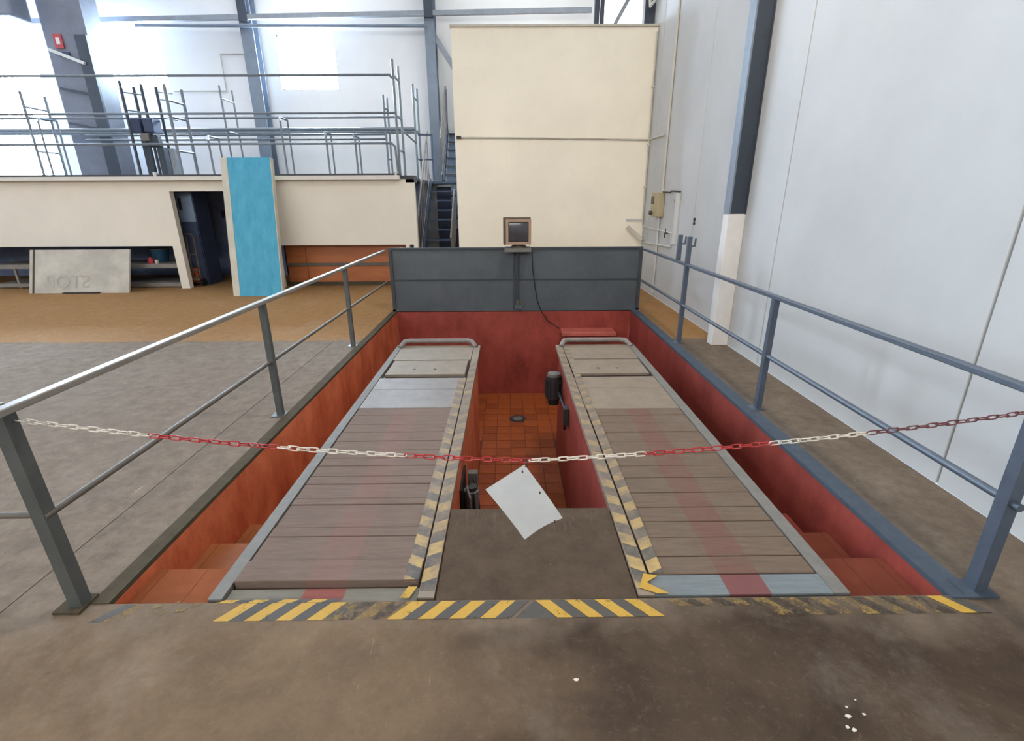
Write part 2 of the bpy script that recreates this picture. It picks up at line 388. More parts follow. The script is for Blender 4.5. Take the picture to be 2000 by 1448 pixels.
# right wall of precast panels with open joints
b = B(); b.box(WX+.02, WX+.3, -9, 18, 0, H); wr = struct(b.done('wall_right', 'conduit'))
ys = [-9, -6.6, -4.3, -1.95, .28, 2.50, 4.72, 6.93, 9.14, 11.4, 14]
for i in range(len(ys)-1):
    b = B(); b.box(WX, WX+.03, ys[i]+.006, ys[i+1]-.006, 0, H); b.bevel(.004, 1); b.done('panel', 'white_wall', wr)
b = B(); b.box(-16.3, -16, -9, 14.3, 0, H); struct(b.done('wall_left', 'white_wall'))
b = B(); b.box(-16, WX, -9.3, -9, 0, 4.2); b.box(-16, -11, -9.3, -9, 4.2, H); b.box(1.6, WX, -9.3, -9, 4.2, H); b.box(-11, 1.6, -9.3, -9, 7.2, H); struct(b.done('wall_front', 'white_wall'))
b = B(); b.box(-11, 1.6, -9.28, -9.25, 4.2, 7.2); struct(b.done('window_6', 'fill_front'))  # unseen glowing pane added to light the far walls from the front
for n, y0 in enumerate((-5, 1.0, 7)):  # unseen glowing panes on the left, added for side light
    b = B(); b.box(-16+.0, -15.96, y0, y0+3.2, 3.5, 7.0); w = struct(b.done('window_%d' % (7+n), 'win_and_fill'))  # unseen pane added for side light
    f = B(); f.box(-15.99, -15.93, y0-.05, y0, 3.45, 7.05); f.box(-15.99, -15.93, y0+3.2, y0+3.25, 3.45, 7.05); f.box(-15.99, -15.93, y0+1.58, y0+1.62, 3.5, 7.0); f.done('window_frame', 'fill_frame', w)
# roof, with unseen glowing panes added as fill from above
b = B(); b.box(-16, WX+.3, -9.3, 14.3, H, H+.2); struct(b.done('ceiling', 'ceiling'))
for n, (x0, x1, y0, y1) in enumerate([(-11, -9.6, 9.0, 13.2), (-5.5, -4.1, 9.0, 13.2), (-10, -8.6, 0, 5), (-.4, .8, 10.2, 13.2)]):
    b = B(); b.box(x0, x1, y0, y1, H-.04, H-.01); w = struct(b.done('window_%d' % (11+n), 'roof_fill'))  # unseen pane added as fill from above
    f = B(); f.box(x0-.06, x0, y0, y1, H-.08, H); f.box(x1, x1+.06, y0, y1, H-.08, H); f.done('window_frame', 'fill_frame', w)
# cream enclosure at the far end
b = B(); b.box(-.91, WX-.002, 9.5, 14, 0, 4.28); en = struct(b.done('wall_enclosure', 'cream_wall'))
b = B(); b.box(-.93, WX-.002, 9.46, 9.6, 4.28, 4.315); b.done('cap', 'conduit', en)
# mezzanine front wall with openings
b = B(); MY = 9.6
b.box(-16, -6.27, MY, MY+.12, .80, 1.96)            # left leaf above the slot
b.box(-6.33, -6.17, MY, MY+.12, 0, .80); b.box(-6.27, -6.17, MY, MY+.12, .80, 1.77)
b.box(-6.27, -5.18, MY, MY+.12, 1.77, 1.96)
b.box(-5.18, -4.35, MY, MY+.12, 0, 1.96)
b.box(-4.35, -1.70, MY, MY+.12, .80, 1.96)
b.box(-1.93, -1.86, MY, MY+.12, .02, .80); b.box(-1.78, -1.70, MY, MY+.12, .02, .80)
wm = struct(b.done('wall_mezzanine', 'mezz_wall'))
b = B(); b.box(-16, -1.94, MY-.14, MY, 1.955, 2.02); b.done('edge_beam', 'sill_beam', wm)
b = B(); b.box(-16, -1.85, MY, 14, 1.96, 2.02); b.box(-1.85, -1.70, MY, 9.95, 1.90, 2.02); fm = struct(b.done('floor_mezzanine', 'mezz_deck'))
b = B(); b.box(-16, -1.9, MY-.135, MY-.10, 2.02, 2.05); b.done('toe_board', 'mezz_deck', fm)
# dark back of the space under the mezzanine
b = B(); b.box(-16, -1.82, 11.5, 11.6, 0, 1.96); struct(b.done('wall_undercroft', 'dark'))

# ================================================================ LARGE OBJECTS
# ---- steel columns and pier at the back
def hcol(x, y, w, d, z0, z1, name, label, mat='col_blue', group=None, plinth=None):
    t_ = thing(name, label, 'column', (x, y, z0), group)
    b = B(); b.box(x-w/2, x+w/2, y-d/2, y-d/2+.02, z0, z1); b.done('flange', mat, t_)
    b = B(); b.box(x-w/2, x+w/2, y+d/2-.02, y+d/2, z0, z1); b.done('flange', mat, t_)
    b = B(); b.box(x-.012, x+.012, y-d/2+.02, y+d/2-.02, z0, z1); b.done('web', mat, t_)
    return t_
hcol(-10.18, 13.75, .30, .30, 2.02, H, 'steel_column', 'blue-grey steel column on the mezzanine beside the wide dark pier')
hcol(-6.10, 13.75, .30, .30, 2.02, H, 'steel_column', 'blue-grey steel column on the mezzanine above the blue board')
hcol(-1.80, 13.75, .24, .30, 2.02, H, 'steel_column', 'blue-grey steel column rising behind the staircase railing')
t_ = thing('column_brace', 'grey diagonal steel brace high up between column and cream enclosure', 'brace', (-1.7, 13.6, 5.2))
B().bar((-1.75, 13.7, 5.35), (-.75, 13.7, 3.85), .10, .12).done('bar', 'pipe', t_)
B().box(-1.86, -1.70, 13.62, 13.78, 5.25, 5.45).done('gusset', 'col_dark', t_)
t_ = thing('pier', 'wide grey-blue pier with small red signs above the mezzanine', 'pier', (-9.5, 12.6, 2.02))
B().box(-9.98, -9.05, 12.5, 13.0, 2.02, H-.01).done('shaft', 'pier', t_)
B().box(-9.30, -9.05, 12.44, 12.5, 2.02, 5.0).done('cladding_strip', 'col_dark', t_)
for z in (3.05, 3.2, 3.9): B().bar((-9.9, 12.46, z+.08), (-9.15, 12.46, z-.06), .05, .05).done('brace', 'col_dark', t_)
B().bar((-9.9, 12.42, 4.72), (-9.2, 12.42, 4.45), .06, .06).done('brace', 'pipe_white', t_)
t_ = thing('overhead_duct', 'large plain grey duct at the top left corner beside the pier', 'duct', (-12, 12.2, 5.2))
B().box(-15, -10.05, 11.9, 12.4, 5.18, 6.6).bevel(.05, 2).done('duct_body', 'pier', t_)
B().box(-12.6, -12.5, 11.85, 12.45, 5.14, 6.64).done('flange', 'col_dark', t_)
for x in (-14.4, -10.6): B().tube((x, 12.15, 6.6), (x, 12.15, H-.01), .02, 8).done('hanger', 'col_dark', t_)
t_ = tag(B().box(-9.78, -9.60, 12.47, 12.5, 4.75, 5.02).done('extinguisher_sign', 'red_sign'), 'small red rectangular sign on the wide grey pier', 'sign')
B().box(-9.73, -9.65, 12.463, 12.471, 4.82, 4.95).done('pictogram', 'chip', t_)
t_ = tag(B().box(-9.72, -9.52, 12.47, 12.5, 4.60, 4.68).done('pier_plaque', 'cabinet_dark'), 'small dark plaque under the red sign on the pier', 'sign')
# horizontal steel and pipe high on the back wall
t_ = thing('crane_beam', 'long grey steel beam running along the top of back wall', 'beam', (-5, 13.4, 5.6))
B().bar((-15, 13.55, 5.50), (2.0, 13.55, 5.76), .09, .10).done('beam', 'pipe', t_)
for x in (-10.2, -6.1, -1.8): B().box(x-.10, x+.10, 13.50, 13.62, 5.45+.0165*(x+15)-.05, 5.45+.0165*(x+15)+.45).done('bracket', 'col_dark', t_)
B().tube((-8.6, 13.5, 5.46), (-1.9, 13.5, 5.44), .04).done('heating_pipe', 'col_blue', t_)
def wallpipe(name, label, pts, r, mat, cat='pipe', clips=()):
    b = B(); b.path(pts, r)
    o = tag(b.done(name, mat, smooth=True), label, cat)
    for c in clips:
        B().box(c[0]-.025, c[0]+.025, c[1]-.02, c[1]+.02, c[2]-.015, c[2]+.015).done('clip', mat, o)
    return o
wallpipe('water_pipe', 'thin grey pipe bent down the white back wall left of blue board', [(-7.0, 13.97, 4.98), (-7.0, 13.97, 4.2), (-8.3, 13.97, 4.2)], .012, 'conduit')
wallpipe('water_pipe', 'thin grey pipe running to the column above the blue board', [(-7.0, 13.97, 5.0), (-6.3, 13.97, 5.0)], .015, 'conduit')
# ---- right hand steel column on concrete plinth
t_ = thing('pilaster_column', 'dark blue steel column standing on a white plinth against right wall', 'column', (2.43, 5.5, 0))
B().box(2.335, WX, 5.42, 5.56, 0, 1.44).bevel(.006, 1).done('plinth', 'plinth', t_)
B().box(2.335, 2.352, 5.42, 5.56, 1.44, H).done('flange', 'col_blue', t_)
B().box(2.352, 2.505, 5.43, 5.45, 1.44, H).done('web', 'col_dark', t_)  # shade between flanges put into a darker web colour, lit flange lighter
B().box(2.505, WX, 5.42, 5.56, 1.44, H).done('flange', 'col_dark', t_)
# ---- steelwork and window over the enclosure
t_ = thing('roof_truss', 'blue-grey steel truss end standing on top of the cream enclosure', 'truss', (1.9, 9.85, 4.3))
B().box(1.50, 1.58, 9.8, 9.9, 4.28, H).done('post', 'col_dark', t_)
B().box(1.60, 1.66, 9.8, 9.9, 4.28, H).done('post', 'col_dark', t_)
B().bar((1.78, 9.85, 4.28), (2.45, 9.85, 5.45), .10, .06).done('brace', 'pipe', t_)
B().box(2.34, WX-.01, 9.78, 9.95, 4.28, H).done('corner_post', 'col_dark', t_)
b = B(); b.box(1.62, WX-.01, 10.1, 10.14, 4.31, 6.6); struct(b.done('window_4', 'win_and_fill'))
wallpipe('lamp_bracket', 'white bent tube bracket at top of the right wall corner', [(2.36, 9.7, 5.0), (2.38, 9.6, 4.60), (2.5, 9.4, 4.72)], .022, 'pipe_white', 'bracket')

# ---- runways
L_SEAMS = [1.748, 1.885, 2.071, 2.145, 2.35, 2.41, 2.56, 2.647, 2.771, 2.87, 2.975, 3.11, 3.247, 3.378, 3.546, 3.687]
R_SEAMS = [1.783, 1.90, 2.038, 2.17, 2.296, 2.436, 2.595, 2.734, 2.899, 3.067, 3.218, 3.374, 3.513, 3.643]
def runway(side):
    Lf = side < 0
    xo0, xo1 = (-1.285, -1.225) if Lf else (1.385, 1.455)            # outer beam
    xi0, xi1 = (-.395, -.325) if Lf else (.548, .618)                # inner beam
    p0, p1 = (-1.222, -.402) if Lf else (.625, 1.382)
    seams = L_SEAMS if Lf else R_SEAMS
    t_ = thing('inspection_runway', 'left plank-decked vehicle runway with plain outer beam, beside orange pit wall' if Lf else 'right plank-decked vehicle runway with a faded red stripe down its planks', 'platform', ((p0+p1)/2, 3.6, 0))
    b = B(); b.box(xo0, xo1, 1.66, 5.50, -.12, .004); b.done('outer_beam', 'frame_grey' if Lf else 'frame_grey', t_)
    b = B(); b.box(xi0, xi1, 1.66, 5.48, -.035, .002); b.done('inner_beam', 'runway_tan', t_)
    b = B()
    if Lf: b.box(-1.22, -.40, 1.662, 1.735, -.03, -.016)
    else: b.box(.62, 1.388, 1.662, 1.778, -.03, .0)
    b.done('end_plate', 'end_l' if Lf else 'end_r', t_)
    for i in range(len(seams)-1):
        y0, y1 = seams[i], seams[i+1]; g = .0035
        dz = random.uniform(-.003, .002)
        if Lf and i == 0: dz = .016
        b = B(); b.box(p0+.002+random.uniform(0, .004), p1-random.uniform(0, .004), y0+g, y1-g*.4, -.045, dz); b.bevel(.003, 1)
        b.done('plank', 'plank_l' if Lf else 'plank_r', t_)
    ye = seams[-1]
    b = B(); b.box(p0, p1, ye+.004, 4.10, -.03, 0); b.bevel(.002, 1); b.done('deck_plate', 'runway_steel' if Lf else 'runway_tan', t_)
    b = B(); b.box(p0, p1, 4.105, 4.40, -.03, 0); b.bevel(.002, 1); b.done('deck_plate', 'runway_steel' if Lf else 'runway_tan', t_)
    # raised turning plate with lips
    b = B(); b.box(p0+.03, p1-.02, 4.47, 4.90, -.02, .012); b.bevel(.004, 1); b.done('turning_plate', 'runway_tan', t_)
    b = B(); b.box(p0, p1, 4.40, 4.468, -.05, -.02); b.box(p0, p1, 4.902, 4.96, -.05, -.02)
    b.box(p0, p0+.028, 4.468, 4.902, -.05, -.02); b.box(p1-.018, p1, 4.468, 4.902, -.05, -.02); b.done('recess', 'ink', t_)
    for dx in (.35, .6):
        B().tube((p0+(p1-p0)*dx, 4.62, .010), (p0+(p1-p0)*dx, 4.62, .015), .014).done('bolt', 'motor', t_)
    b = B(); b.box(p0, p1, 4.962, 5.50, -.03, 0); b.done('deck_plate', 'runway_tan', t_)
    # end stop bar with rounded ends
    zz = .045; pts = [(p0-.02, 5.42, .0), (p0+.02, 5.50, zz), (p0+.08, 5.54, zz), (p1-.08, 5.54, zz), (p1-.02, 5.50, zz), (p1+.03, 5.42, 0)]
    b = B(); b.path(pts, .028, 12); b.done('end_stop_bar', 'runway_steel', t_, smooth=True)
    # tape on plank ends and on the beam
    if Lf:
        b = B(); b.box(-.470, -.404, 1.75, 4.35, .0035, .0045); b.done('hazard_tape', 'haz_l1', t_)
        b = B(); b.box(xi0+.003, xi1-.003, 1.70, 4.9, .0022, .0030); b.done('hazard_tape', 'haz_l2', t_)
        for i in (0,):
            B().box(-.470, -.404, 1.752, 1.882, .0165, .0175).done('hazard_tape', 'haz_l1', t_)
    else:
        b = B(); b.box(.628, .692, 1.79, 5.3, .0035, .0045); b.done('hazard_tape', 'haz_r2', t_)
        b = B(); b.box(xi0+.003, xi1-.003, 1.70, 5.3, .0022, .0030); b.done('hazard_tape', 'haz_r1', t_)
    # masonry pedestal below
    b = B()
    if Lf: b.box(-1.22, -.362, 1.66, 5.45, PD, -.046)
    else: b.box(.585, 1.384, 1.66, 5.45, PD, -.046)
    b.done('pedestal', 'pit_orange' if Lf else 'pit_red', t_)
runway(-1); runway(1)
t_ = tag(B().box(-.318, .540, 1.650, 2.298, -.02, -.004).done('cover_plate', 'cover'), 'flat brown steel cover plate bridging the pit between both runways', 'plate')
# ---- stairs down into the pit on both sides
def pitstairs(x0, x1, first, rise, run, n, label, mats):
    t_ = thing('pit_staircase', label, 'stairs', ((x0+x1)/2, PY0, 0))
    y = PY0; z = first
    for k in range(n):
        y1 = (1.935 if x0 < 0 else 2.0)+run*k
        B().box(x0, x1, y, y1-.012, PD, z-.03).done('step', 'pit_orange' if x0 < 0 else 'pit_red', t_)
        # tread of two tile rows and a nosing
        xs_ = [x0, x0+.045, x0+.235, x1] if x0 < 0 else [x0, x0+.20, x1-.045, x1]
        for q in range(3):
            skirt = q == (0 if x0 < 0 else 2)
            B().box(xs_[q]+.001, xs_[q+1]-.001, y+.001, y1, z-.03, z).done('tread_tile', mats[min(k, len(mats)-1)], t_)
        y = y1; z -= rise
pitstairs(-1.688, -1.29, -.075, .158, .385, 8, 'short flight of pale terracotta steps descending beside the left runway', ['terracotta_pale', 'terracotta_mid', 'terracotta_mid'])
pitstairs(1.46, 1.863, -.105, .150, .395, 8, 'short flight of red tiled steps descending beside the right runway', ['terracotta_red', 'terracotta_red', 'pit_red'])

# ---- guard railings
def railing(side):
    Lf = side < 0
    x = -1.80 if Lf else 2.0; m = 'rail_warm' if Lf else 'rail_blue'; pm = 'post_grey' if Lf else 'rail_blue'
    t_ = thing('guard_railing', 'grey steel guard railing along the left edge of pit' if Lf else 'blue-grey steel guard railing along pit edge facing the white wall', 'railing', (x, 4.4, 0))
    B().bar((x+.01 if Lf else x, 1.0 if not Lf else 1.36, .9145-.013), (x, 7.34, .9145-.013), .045, .028).bevel(.004, 1).done('top_rail', m, t_)
    B().tube((x, 1.62, .447), (x, 7.34, .447), .014 if Lf else .017).done('mid_rail', 'rail_grey' if Lf else m, t_, smooth=True)
    ysx = (1.643, 3.567, 5.50) if Lf else (1.675, 3.622, 5.55)
    for i, y in enumerate(ysx):
        lean = 0
        w = .052 if i == 0 else .044
        tx = x+(-.035 if (i == 0 and Lf) else 0)
        p = B().bar((x, y, 0), (tx, y, .89), w, w, up=(0, 1, 0)).done('post', pm, t_)
        if i == 0:
            B().box(x-.075, x+.035 if Lf else x+.06, y-.055, y+.05, 0, .012).done('base_plate', 'kerb_l' if Lf else 'kerb_r', p)
        else: B().box(x-.06, x+.04, y-.045, y+.045, 0, .008).done('base_plate', pm, p)
    if Lf:
        B().bar((x-.03, 1.64, .90), (x-1.6, 1.64, .90), .045, .028).done('top_rail', m, t_)
        B().tube((x-.01, 1.64, .447), (x-1.6, 1.64, .447), .013).done('mid_rail', 'rail_grey', t_)
        B().bar((x-1.6, 1.64, 0), (x-1.6, 1.64, .89), .05, .05, up=(0, 1, 0)).done('post', pm, t_)
    return t_
railing(-1); railing(1)
def hookpost(x, y, z0, z1, label):
    t_ = thing('hook_post', label, 'post', (x, y, z0), None)
    B().bar((x, y, z0), (x, y, z1), .045, .045, up=(0, 1, 0)).done('upright', 'rail_blue', t_)
    B().path([(x+.02, y, z1-.10), (x+.062, y, z1-.10), (x+.066, y, z1-.02)], .010).done('hook', 'rail_blue', t_)
hookpost(2.0, 5.55, .9155, 1.205, 'upright chain hook above the second post of the right railing')
hookpost(2.0, 5.86, .9155, 1.205, 'upright chain hook farther along the right railing, nearer grey barrier')

# ---- steel barrier at the far end of pit
t_ = thing('steel_barrier', 'dark grey sheet steel barrier closing the far end of pit', 'barrier', (.12, 7.36, 0))
bx0, bx1, by = -1.745, 1.985, 7.38
for k, (z0, z1) in enumerate(((.475, .915), (.03, .465))):
    B().box(bx0+.05, bx1-.05, by+.01, by+.015, z0, z1).done('sheet_panel', 'barrier', t_)
B().box(bx0, bx1, by-.02, by+.03, .915, .94).done('top_flange', 'barrier_dark', t_)
B().box(bx0+.05, bx1-.05, by-.005, by+.03, .462, .478).done('mid_rib', 'barrier_dark', t_)
B().box(bx0, bx1, by-.02, by+.03, -.01, .03).done('bottom_flange', 'barrier', t_)
for x in (bx0, bx1-.045): B().box(x, x+.045, by-.02, by+.03, .0, .915).done('end_post', 'barrier_dark', t_)
B().box(.08, .10, by-.01, by+.012, .03, .915).done('mid_post', 'barrier_dark', t_)
# monitor bracket mounted on barrier
t_ = thing('monitor_bracket', 'grey monitor tray on a tube, bolted to the barrier face', 'bracket', (.13, 7.33, .93))
B().box(-.045, .335, 7.14, 7.52, .925, .94).done('tray', 'barrier', t_)
B().box(-.045, .335, 7.13, 7.142, .895, .945).done('tray_lip', 'frame_grey', t_)
B().tube((.145, 7.33, .06), (.145, 7.33, .925), .016).done('tube', 'barrier_dark', t_, smooth=True)
B().box(.10, .21, 7.29, 7.355, .04, .10).bevel(.006).done('socket_box', 'barrier', t_)
B().tube((.145, 7.32, .11), (.145, 7.32, .165), .022).done('cable_gland', 'rail_grey', t_)
B().tube((.215, 7.32, .09), (.215, 7.32, .14), .024).done('cable_gland', 'rail_grey', t_)
# CRT monitor
t_ = thing('monitor', 'old beige tube monitor standing on the tray above the barrier', 'monitor', (.15, 7.33, .94))
def frust(x0, x1, z0, z1, y0, X0, X1, Z0, Z1, y1):
    b = B(); vs = [b.bm.verts.new(p) for p in ((x0, y0, z0), (x1, y0, z0), (x1, y0, z1), (x0, y0, z1), (X0, y1, Z0), (X1, y1, Z0), (X1, y1, Z1), (X0, y1, Z1))]
    for f in ((0, 1, 2, 3), (7, 6, 5, 4), (0, 4, 5, 1), (1, 5, 6, 2), (2, 6, 7, 3), (3, 7, 4, 0)): b.bm.faces.new([vs[i] for i in f])
    return b
frust(-.065, .33, .985, 1.365, 7.26, -.02, .28, 1.0, 1.33, 7.60).bevel(.01).done('casing', 'mon_dark', t_)
b = B(); b.box(-.025, .335, 7.225, 7.26, .99, 1.03); b.box(-.025, .335, 7.225, 7.26, 1.30, 1.335); b.box(-.025, .012, 7.225, 7.26, 1.03, 1.30); b.box(.298, .335, 7.225, 7.26, 1.03, 1.30); b.done('bezel', 'beige_mon', t_)
B().box(.014, .296, 7.238, 7.262, 1.032, 1.298).bevel(.012, 3).done('screen', 'screen', t_, smooth=True)
B().tube((.16, 7.36, .94), (.16, 7.36, .975), .13, 24, .09).done('foot', 'mon_dark', t_)
B().tube((.16, 7.36, .970), (.16, 7.36, .990), .06, 16).done('neck', 'mon_dark', t_)
pts = [(.34, 7.36, .94), (.35, 7.30, .90), (.37, 7.33, .6), (.40, 7.33, .38), (.44, 7.33, .15), (.50, 7.33, .0), (.60, 7.33, -.15), (.70, 7.33, -.22), (.79, 7.30, -.265)]
tag(B().path(pts, .007, 8).done('power_cable', 'black', smooth=True), 'thin black cable hanging from monitor down into the pit', 'cable')
# red duct on the far pit wall
t_ = thing('red_duct', 'red painted box duct on far pit wall above right runway', 'duct', (1.2, 7.2, -.3))
B().box(.80, 1.60, 7.06, 7.355, -.33, -.27).bevel(.006, 1).done('duct_body', 'red_duct', t_)
B().box(.86, 1.54, 7.12, 7.355, -.40, -.33).done('duct_foot', 'pit_red', t_)
for x, z in ((1.86, -.05), (1.86, -.08)): pass
# floor drain
t_ = thing('floor_drain', 'round metal drain set in the terracotta pit floor', 'drain', (.125, 6.38, PD))
B().tube((.125, 6.38, PD-.004), (.125, 6.38, PD+.006), .118, 28).done('drain_ring', 'motor', t_)
B().tube((.125, 6.38, PD+.006), (.125, 6.38, PD+.010), .066, 24).done('drain_cover', 'frame_grey', t_)
# motor on right pedestal
t_ = thing('pump_motor', 'dark electric pump motor hung on right runway wall inside the pit', 'motor', (.5, 5.1, -.35))
b = B(); b.tube((.50, 5.1, -.24), (.50, 5.1, -.50), .082, 20)
for k in range(12):
    a = k*PI/6; b.box(-.002, .002, -.098, -.07, -.48, -.27, Matrix.Translation((.50, 5.1, 0)) @ Matrix.Rotation(a, 4, 'Z'))
b.done('motor_body', 'motor', t_)
B().tube((.50, 5.1, -.50), (.50, 5.1, -.57), .062, 20).done('motor_foot', 'black', t_)
B().tube((.50, 5.1, -.21), (.50, 5.1, -.24), .07, 20).done('motor_cap', 'frame_grey', t_)
B().box(.57, .584, 5.0, 5.2, -.48, -.26).done('mounting_bracket', 'black', t_)
B().path([(.55, 4.98, -.40), (.57, 4.75, -.44), (.57, 4.5, -.42)], .016).done('hose', 'motor', t_, smooth=True)
t_ = thing('valve_block', 'small dark valve block on the pit wall below the pump motor', 'valve', (.56, 4.4, -.4))
B().box(.53, .583, 4.36, 4.46, -.50, -.32).bevel(.005).done('block', 'motor', t_)
B().tube((.55, 4.41, -.50), (.55, 4.41, -.56), .014).done('spigot', 'black', t_)
# hydraulic unit on left pedestal
t_ = thing('hydraulic_unit', 'dusty hydraulic unit with hoses on left runway wall near cover plate', 'motor', (-.32, 3.25, -.5))
B().box(-.361, -.345, 3.06, 3.42, -.78, -.38).done('back_plate', 'black', t_)
B().tube((-.285, 3.2, -.46), (-.285, 3.2, -.72), .058, 18).done('tank', 'frame_grey', t_, smooth=True)
B().tube((-.285, 3.2, -.43), (-.285, 3.2, -.46), .040, 18).done('tank_cap', 'motor', t_)
B().box(-.325, -.25, 3.36, 3.42, -.60, -.42).done('valve_body', 'frame_grey', t_)
for k, (dx, dy) in enumerate(((.0, .0), (.02, .05), (.05, .1))):
    B().path([(-.32+dx, 3.18+dy, -.42), (-.29+dx, 3.10+dy, -.47), (-.28+dx, 3.08+dy, -.66), (-.30+dx, 3.1+dy, -.80), (-.33, 3.15+dy, -.85)], .009, 8).done('hose', 'black' if k else 'frame_grey', t_, smooth=True)

# ---- barrier chain
def chain_z(x):
    d = x-.07; return .657+.0416*abs(d)+.031*d*d
t_ = thing('barrier_chain', 'red and white plastic chain sagging across the front of pit', 'chain', (.07, 1.66, .657))
def linkmesh(mat):
    b = B(); n = 16; m = 7; L = .0125; Rr = .0098; wr = .0026; rings = []
    for i in range(n):
        a = 2*PI*i/n; cx_ = math.cos(a); sx_ = math.sin(a)
        cx = (L if cx_ > 0 else -L) if abs(cx_) > 1e-6 else 0
        c = Vector((cx+Rr*cx_, 0, Rr*sx_)); nr = Vector((cx_, 0, sx_))
        rings.append([b.bm.verts.new(c+nr*wr*math.cos(2*PI*j/m)+Vector((0, 1, 0))*wr*math.sin(2*PI*j/m)) for j in range(m)])
    for i in range(n):
        for j in range(m): b.bm.faces.new((rings[i][j], rings[(i+1) % n][j], rings[(i+1) % n][(j+1) % m], rings[i][(j+1) % m]))
    return b.done('link', mat, t_, smooth=True)
proto = {k: linkmesh(k) for k in ('red_link', 'white_link', 'brown_link')}
used = set()
def seg(x):
    for a, c in ((-1.355, 'white_link'), (-.87, 'red_link'), (-.408, 'white_link'), (.062, 'red_link'), (.528, 'white_link'), (.985, 'red_link'), (1.345, 'white_link')):
        if x < a: return c
    return 'brown_link'
x = -1.79; i = 0; pitch = .0365
while x < 1.985:
    dz = (chain_z(x+.01)-chain_z(x-.01))/.02; ang = math.atan(dz); dxs = pitch*math.cos(ang)
    c = seg(x); pr = proto[c]
    if c in used: ob = pr.copy(); COL.objects.link(ob); ob.name = 'link'
    else: ob = pr; used.add(c)
    ob.parent = t_
    ob.matrix_parent_inverse = Matrix.Translation(-t_.location)
    tw = (12 if i % 2 else 82)+random.uniform(-9, 9)
    ob.matrix_basis = Matrix.Translation((x, 1.66, chain_z(x))) @ Matrix.Rotation(-ang, 4, 'Y') @ Matrix.Rotation(math.radians(tw), 4, 'X')
    if c != 'white_link': ob['label'] = 'red link' if c == 'red_link' else 'dull brownish red link'
    x += dxs; i += 1
# ---- sheet hanging from the chain by its corner
b = B(); C = [Vector((.058, 1.66, .640)), Vector((-.094, 1.655, .534)), Vector((.059, 1.65, .317)), Vector((.209, 1.655, .413))]
N = 10; g = []
for i in range(N+1):
    row = []
    for j in range(N+1):
        u = i/N; v = j/N
        p = C[0]*(1-u)*(1-v)+C[1]*u*(1-v)+C[2]*u*v+C[3]*(1-u)*v
        p = p+Vector((0, 0, .012))*math.sin(PI*u)*v*v+Vector((0, -.02, 0))*(v**3)
        row.append(b.bm.verts.new(p))
    g.append(row)
for i in range(N):
    for j in range(N): b.bm.faces.new((g[i][j], g[i+1][j], g[i+1][j+1], g[i][j+1]))
sol = bmesh.ops.solidify(b.bm, geom=b.bm.faces[:], thickness=.002)
pt = thing('hanging_sheet', 'blank white rectangular sheet hanging by one corner from the chain', 'sign', (.058, 1.66, .64))
b.done('sheet', 'paper', pt, smooth=True)
b = B(); b.path([(.062, 1.655, .632), (.066, 1.652, .648), (.072, 1.66, .664)], .0022, 8); b.done('wire_hook', 'motor', pt)
for p in ((.050, 1.655, .612), (.177, 1.63, .403), (.118, 1.652, .52)):
    B().tube((p[0], p[1]-.006, p[2]), (p[0], p[1]+.004, p[2]), .0032, 10).done('eyelet', 'motor', pt)

# ---- leaning boards
def lean_board(x0, x1, y0, y1, zt, th, xt, name, label, face, edge):
    # base line at y0, top at y1; slab of thickness th
    t_ = thing(name, label, 'board', ((x0+x1)/2, y0, 0))
    def slab(a, c, off, t2):
        b = B(); d = Vector((0, y1-y0, zt)).normalized(); n = Vector((0, -d.z, d.y))
        vs = []
        for k in (off, off-t2):
            for (x, u) in ((a, 0), (c, 0), (c+xt, 1), (a+xt, 1)):
                vs.append(b.bm.verts.new(Vector((x, y0+(y1-y0)*u, zt*u))+n*k+Vector((0, 0, 0))))
        for f in ((0, 1, 2, 3), (7, 6, 5, 4), (0, 4, 5, 1), (1, 5, 6, 2), (2, 6, 7, 3), (3, 7, 4, 0)): b.bm.faces.new([vs[i] for i in f])
        return b
    slab(x0, x1, 0, th).done('core', edge, t_)
    return t_, slab
t_, sl = lean_board(-4.86, -3.99, 8.71, 9.30, 2.31, .10, -.11, 'insulated_panel', 'tall bright blue panel leaning against the mezzanine edge beside the doorway', 'blue_board', 'board_edge')
sl(-4.745, -4.005, .004, .003).done('blue_face', 'blue_board', t_)
sl(-4.86, -4.745, .010, .012).done('edge_strip', 'board_edge', t_)
t_, sl = lean_board(-8.86, -7.02, 9.14, 9.42, .76, .035, 0.0, 'white_board', 'dirty white board with faint lettering leaning on floor below the wall', 'dirty_white', 'dirty_white')
sl(-8.80, -8.765, .004, .003).done('dark_strip', 'kerb_l', t_)
cu = bpy.data.curves.new('lettering', 'FONT'); cu.body = 'STOP'; cu.size = .34; cu.extrude = .001
tx = bpy.data.objects.new('lettering', cu); COL.objects.link(tx)
bpy.context.view_layer.update()
dg = bpy.context.evaluated_depsgraph_get(); me = bpy.data.meshes.new_from_object(tx.evaluated_get(dg)); bpy.data.objects.remove(tx)
me.materials.clear(); me.materials.append(M['ghost']); tx = bpy.data.objects.new('lettering', me); COL.objects.link(tx)
tx.parent = t_; tx.matrix_parent_inverse = Matrix.Translation(-t_.location)
th = math.atan2(.76, .28); tx.matrix_basis = Matrix.Translation((-7.74, 9.14+.28*.12-.004, .76*.12+.002)) @ Matrix.Rotation(th, 4, 'X') @ Matrix.Diagonal((-1, 1, 1, 1))
B().box(-8.2, -7.55, 9.08, 9.16, .0, .018).done('support_batten', 'ink', t_)

